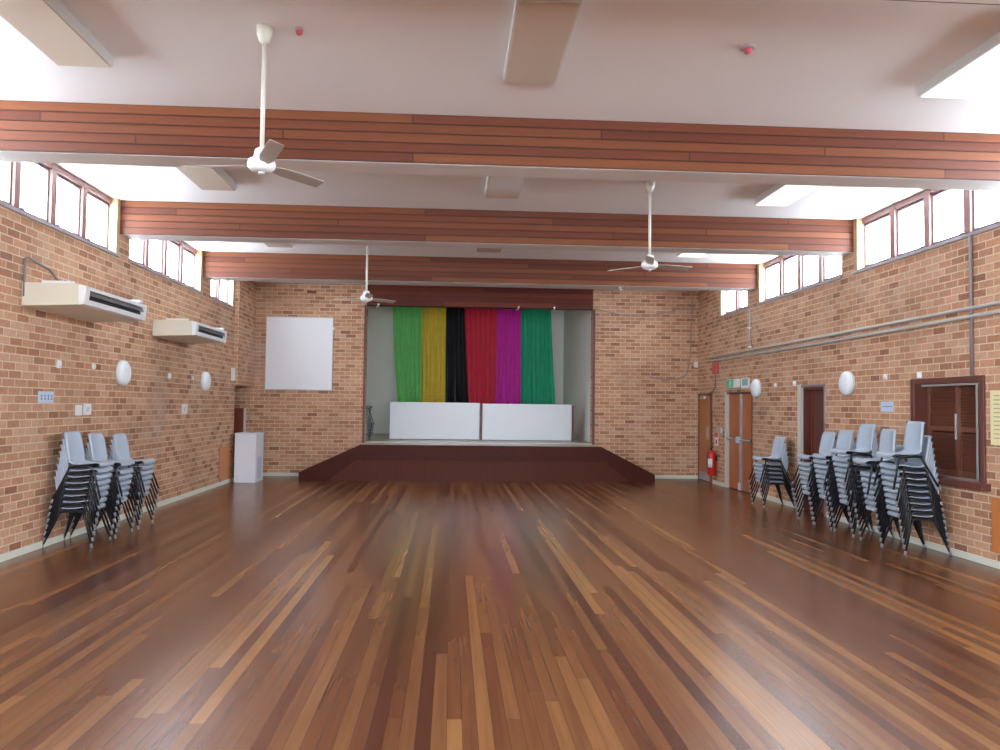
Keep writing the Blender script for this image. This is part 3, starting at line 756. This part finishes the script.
lo = q.build('label', 'white', X_); sm = lo.modifiers.new('t', 'SOLIDIFY'); sm.thickness = 0.002
MB().box(0.07, 0.12, -0.02, 0.02, 0.30, 0.42).build('wall_bracket', 'black', X_)

# ------------------------------------------------------------------ doors on the right wall
def W(x): return XR + x
D1 = empty('door_1', (XR, 17.785, 0), kind='structure')
def pd(mb, root, nm, m, bev=0.0):
    l = root.location; return sh(mb, *l).build(nm, m, root, bev)
pd(MB().box(W(-0.005), W(0.04), 17.47, 18.22, 0.01, 1.93), D1, 'door_leaf', 'doorply2', 0.003)
pd(MB().box(W(-0.012), W(0.2), 17.30, 17.36, 0, 1.985).box(W(-0.012), W(0.2), 18.23, 18.27, 0, 1.985).box(W(-0.012), W(0.2), 17.30, 18.27, 1.935, 1.985), D1, 'door_frame', 'darktrim', 0.003)
pd(MB().box(W(0.05), W(0.2), 17.36, 17.47, 0, 1.935), D1, 'jamb_lining', 'darktrim')
pd(MB().box(W(-0.010), W(-0.005), 17.49, 18.20, 0.02, 0.20), D1, 'kick_plate', 'steelbar')
pd(MB().box(W(-0.012), W(-0.005), 17.52, 17.70, 0.95, 1.22), D1, 'push_plate', 'metal', 0.002)
pd(MB().box(W(-0.05), W(-0.005), 17.75, 18.05, 1.86, 1.92).box(W(-0.06), W(-0.045), 17.55, 18.0, 1.93, 1.945), D1, 'door_closer', 'metal', 0.003)
D2 = empty('door_2', (XR, 15.69, 0), kind='structure')
pd(MB().box(W(-0.02), W(0.05), 16.36, 16.45, 0, 1.995), D2, 'pale_jamb', 'jamb', 0.003)
pd(MB().box(W(-0.005), W(0.2), 14.94, 14.99, 0, 1.985).box(W(-0.005), W(0.2), 14.94, 16.36, 1.955, 1.985), D2, 'door_frame', 'darktrim', 0.003)
for (a, b) in ((15.675, 16.35), (15.0, 15.665)):
    pd(MB().box(W(0.05), W(0.09), a, b, 0.012, 1.95), D2, 'door_leaf', 'doorply', 0.003)
pd(MB().box(W(0.015), W(0.05), 15.61, 15.70, 0.012, 1.95), D2, 'meeting_post', 'steelbar', 0.004)
q = MB().tube([(W(-0.01), 16.30, 1.03), (W(-0.01), 15.70, 1.02)], 0.022, 10); q.tube([(W(-0.01), 15.62, 1.02), (W(-0.01), 15.05, 1.02)], 0.022, 10)
q.box(W(-0.01), W(0.05), 16.26, 16.30, 0.99, 1.06); q.box(W(-0.01), W(0.05), 15.05, 15.09, 0.99, 1.06)
pd(q, D2, 'panic_bar', 'steelbar')
pd(MB().box(W(-0.05), W(0.015), 15.57, 15.745, 0.955, 1.085), D2, 'latch_box', 'knobblue', 0.02)
pd(MB().box(W(-0.01), W(0.015), 15.60, 15.71, 0.02, 0.16), D2, 'floor_bolt', 'knobblue', 0.01)
D3 = empty('door_3', (XR, 12.42, 0), kind='structure')
pd(MB().box(W(-0.015), W(0.03), 12.80, 12.93, 0, 2.06), D3, 'pale_jamb', 'jamb', 0.003)
pd(MB().box(W(-0.01), W(0.03), 11.97, 12.01, 0, 2.05).box(W(-0.01), W(0.03), 11.97, 12.80, 2.01, 2.05), D3, 'door_frame', 'conduitdark', 0.003)
pd(MB().box(W(0.03), W(0.16), 12.79, 12.86, 0, 2.02).box(W(0.03), W(0.16), 11.98, 12.05, 0, 2.02).box(W(0.03), W(0.16), 12.05, 12.79, 1.97, 2.02), D3, 'jamb_lining', 'doordark')
pd(MB().box(W(0.15), W(0.19), 12.05, 12.79, 0.01, 1.97), D3, 'door_leaf', 'doordark', 0.003)
pd(MB().box(W(0.13), W(0.15), 12.70, 12.74, 0.01, 1.97), D3, 'edge_strip', 'redboard')

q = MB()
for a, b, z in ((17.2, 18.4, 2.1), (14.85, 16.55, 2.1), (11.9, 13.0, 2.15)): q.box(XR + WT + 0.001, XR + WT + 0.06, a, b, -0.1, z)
q.build('door_light_block', 'darktrim', kind='structure')  # unseen backing added so daylight does not leak around the door leaves

# ------------------------------------------------------------------ shuttered serving hatch
Hc = thing('serving_hatch', 'dark timber framed hatch with louvred shutters on the right wall', 'hatch', (XR, 8.955, 0.88))
def ph(mb, nm, m, bev=0.0): return sh(mb, XR, 8.955, 0.88).build(nm, m, Hc, bev)
q = MB()
q.box(W(-0.025), W(0.22), 9.56, 9.645, 0.88, 2.045); q.box(W(-0.025), W(0.22), 8.27, 8.34, 0.88, 2.045); q.box(W(-0.025), W(0.22), 8.34, 9.56, 1.975, 2.045)
ph(q, 'hatch_frame', 'darktrim', 0.004)
ph(MB().box(W(-0.10), W(0.24), 8.20, 9.70, 0.80, 0.875), 'shelf', 'darktrim', 0.006)
for a, b in ((8.95, 9.55), (8.35, 8.945)):
    q = MB(); x0, x1 = W(0.135), W(0.165)
    q.box(x0, x1, a, a + 0.05, 0.89, 1.97); q.box(x0, x1, b - 0.05, b, 0.89, 1.97)
    for z in (0.89, 1.41, 1.91): q.box(x0, x1, a + 0.05, b - 0.05, z, z + 0.06)
    s = ph(q, 'shutter', 'louvre', 0.002)
    q = MB(); z = 0.965
    while z < 1.90:
        if not (1.39 < z < 1.47):
            q.prism([(x0 - 0.004, z - 0.012), (x0 + 0.000, z - 0.015), (x1 + 0.002, z + 0.016), (x1 - 0.002, z + 0.019)], 1, a + 0.05, b - 0.05)
        z += 0.034
    sh(q, XR, 8.955, 0.88).build('louvre_slats', 'louvre', s)
ph(MB().box(W(0.115), W(0.135), 8.96, 8.985, 1.32, 1.62), 'pull_handle', 'metal', 0.003)
q = MB().box(W(0.0), W(0.025), 8.36, 9.45, 1.945, 1.97); q.box(W(0.0), W(0.025), 8.40, 8.435, 0.89, 1.945); q.box(W(0.0), W(0.025), 8.435, 9.3, 0.885, 0.90)
ph(q, 'metal_frame', 'metal', 0.002)
MB().box(W(0.21), W(0.26), 8.2, 9.7, 0.8, 2.12).build('trim_4', 'darktrim', kind='structure')

# ------------------------------------------------------------------ conduits and cables
def fl(pts, r, m, name, lab, cat):
    return tag(MB().tube(pts, r).build(name, m), lab, cat)
fl([(XR - 0.03, YB, 2.80), (XR - 0.03, 8.0, 2.797), (XR - 0.03, 12.0, 2.782), (XR - 0.03, 17.45, 2.765)], 0.021, 'conduit', 'wall_conduit', 'upper of the two long grey pipes running along the right brick wall', 'pipe')
fl([(XR - 0.03, YB, 2.70), (XR - 0.03, 8.0, 2.70), (XR - 0.03, 12.0, 2.685), (XR - 0.03, 17.0, 2.69), (XR - 0.03, 17.3, 2.69)], 0.021, 'conduit', 'wall_conduit', 'lower of the two long grey pipes running along the right brick wall', 'pipe')
C_ = thing('wall_conduit', 'short upright grey pipe below the farthest right window', 'pipe', (XR - 0.025, 15.02, 2.78))
MB().tube([(0, 0, 0.02), (0, 0, 0.80)], 0.020).build('pipe', 'conduit', C_)
MB().box(-0.03, 0.025, -0.035, 0.035, 0.05, 0.08).box(-0.03, 0.025, -0.035, 0.035, 0.42, 0.45).build('clip', 'white', C_)
fl([(XR - 0.022, 8.46, SILL), (XR - 0.022, 8.46, 2.05)], 0.021, 'conduitdark', 'wall_conduit', 'dark upright pipe from the window ledge down to the hatch', 'pipe')
fl([(XR - 0.015, 17.02, 2.41), (XR - 0.015, 17.03, 2.34), (XR - 0.015, 17.05, 2.12), (XR - 0.015, 17.22, 2.03), (XR - 0.015, 17.5, 2.01)], 0.010, 'conduitdark', 'alarm_cable', 'thin dark cable from the red alarm box to the far door', 'cable')
pts = []
for i in range(17):
    t = i / 16; pts.append((OPX1 + 0.06 + t * 2.35, YF - 0.015, 3.93 + 0.06 * t - 0.16 * math.sin(PI * min(1, t * 1.15)) if t < 0.87 else 3.985))
fl(pts, 0.011, 'conduitdark', 'sagging_cable', 'thin dark cable sagging across the brick right of the stage', 'cable')
fl([(5.62, YF - 0.02, 4.25), (5.60, YF - 0.02, 3.5), (5.58, YF - 0.02, 2.8), (5.49, YF - 0.02, 2.42), (5.30, YF - 0.02, 2.33), (4.95, YF - 0.02, 2.30), (4.62, YF - 0.02, 2.37)], 0.012, 'conduitdark', 'hanging_cable', 'dark cable hanging down the right corner and looping left', 'cable')
tag(MB().box(5.67, 5.75, YF - 0.06, YF, 2.60, 2.73).build('junction_box', 'white', bevel=0.006), 'small white box in the right corner beside the hanging cable', 'box')

# ------------------------------------------------------------------ stage wall fittings
Sc = thing('projection_screen', 'white square projection board on the brick left of the stage', 'screen', (-3.475, YF, 1.965))
MB().box(-0.745, 0.745, -0.035, -0.005, 0.0, 1.64).build('board', 'screen', Sc, 0.004)
q = MB().box(-0.757, -0.745, -0.045, 0, -0.02, 1.66); q.box(0.745, 0.757, -0.045, 0, -0.02, 1.66); q.box(-0.745, 0.745, -0.045, 0, -0.02, 0.0); q.box(-0.745, 0.745, -0.045, 0, 1.64, 1.66)
q.build('edge_frame', 'conduit', Sc)
MB().box(0.75, 0.79, -0.08, -0.045, 1.38, 1.43).build('clip', 'white', Sc)
tag(MB().box(-3.33, -3.12, YF - 0.012, YF, 4.17, 4.235).build('wall_vent', 'darktrim', bevel=0.003), 'dark vent brick high above the white projection board', 'vent')
# podium in the left corner
P_ = thing('white_podium', 'white cloth-topped podium box standing in the left corner', 'podium', (-4.235, 17.10, 0))
MB().box(-0.218, 0.218, -0.36, 0.30, 0.0, 0.985).build('cabinet', 'podium', P_, 0.004)
MB().box(-0.226, 0.232, -0.37, 0.31, 0.985, 1.022).build('top', 'podium', P_, 0.01)
MB().box(0.218, 0.224, -0.22, 0.12, 0.06, 0.52).build('side_cloth', 'knobblue', P_)
tag(MB().box(XL - 0.66, XL - 0.075, 18.09, 18.165, 0.0, 1.53).build('timber_board', 'redboard', bevel=0.004), 'red-brown timber board standing in the left corner doorway behind the podium', 'board')
tag(MB().box(XL - 0.07, XL - 0.03, 18.09, 18.165, 0.0, 1.53).build('edge_batten', 'jamb', bevel=0.003), 'thin pale upright batten beside the red-brown board in the corner doorway', 'batten')

# ------------------------------------------------------------------ light
wd = bpy.data.worlds.new('overcast_sky'); SC.world = wd; wd.use_nodes = True
bg = wd.node_tree.nodes['Background']; bg.inputs[0].default_value = (0.85, 0.93, 1.0, 1); bg.inputs[1].default_value = 16.0
for x, s in ((XL - 0.27, 1), (XR + 0.27, -1)):
    for a, b, n in BAYS:
        ld = bpy.data.lights.new('window_portal', 'AREA'); ld.shape = 'RECTANGLE'; ld.size = b - a; ld.size_y = H - SILL; ld.cycles.is_portal = True
        lo = bpy.data.objects.new('window_portal', ld); COL.objects.link(lo)
        lo.location = (x, (a + b) / 2, (H + SILL) / 2); lo['kind'] = 'helper'
        lo.rotation_euler = Vector((s, 0, 0)).to_track_quat('-Z', 'Y').to_euler()
        # long side along Y
        m = Matrix(((0, 0, -s), (1, 0, 0), (0, -s, 0)))
        lo.rotation_euler = m.to_euler()

ld = bpy.data.lights.new('window_portal', 'AREA'); ld.shape = 'RECTANGLE'; ld.size = bx1 - bx0; ld.size_y = bz1 - bz0; ld.cycles.is_portal = True  # portal for the added window bank behind the camera
lo = bpy.data.objects.new('window_portal', ld); COL.objects.link(lo); lo.location = ((bx0 + bx1) / 2, YB - 0.27, (bz0 + bz1) / 2); lo.rotation_euler = (PI / 2, 0, 0); lo['kind'] = 'helper'
lo.rotation_euler = Matrix(((-1, 0, 0), (0, 0, -1), (0, -1, 0))).to_euler()

# ------------------------------------------------------------------ camera
FPX, YAW, PIT, ROL = 794.37, 0.0606, 0.0387, 0.012
cy, sy, cp, sp_ = math.cos(YAW), math.sin(YAW), math.cos(PIT), math.sin(PIT)
fw = Vector((sy * cp, cy * cp, sp_)); r0 = Vector((cy, -sy, 0)); u0 = r0.cross(fw)
r1 = r0 * math.cos(ROL) + u0 * math.sin(ROL); u1 = -r0 * math.sin(ROL) + u0 * math.cos(ROL)
cd = bpy.data.cameras.new('camera'); cam = bpy.data.objects.new('camera', cd); COL.objects.link(cam)
cd.sensor_width = 36; cd.lens = FPX / 1000 * 36; cd.clip_start = 0.05; cd.clip_end = 200
cam.matrix_world = Matrix(((r1.x, u1.x, -fw.x, 0), (r1.y, u1.y, -fw.y, 0), (r1.z, u1.z, -fw.z, 1.65), (0, 0, 0, 1)))
SC.camera = cam
vs_ = SC.view_settings
vs_.view_transform = 'Standard'; vs_.look = 'None'; vs_.gamma = 1.0; vs_.use_curve_mapping = False; vs_.exposure = 1.05
SC.cycles.use_denoising = True; SC.cycles.denoising_prefilter = 'ACCURATE'; SC.cycles.adaptive_threshold = 0.005
SC.cycles.max_bounces = 10; SC.cycles.diffuse_bounces = 7; SC.cycles.glossy_bounces = 4; SC.cycles.transparent_max_bounces = 12
SC.cycles.sample_clamp_indirect = 10
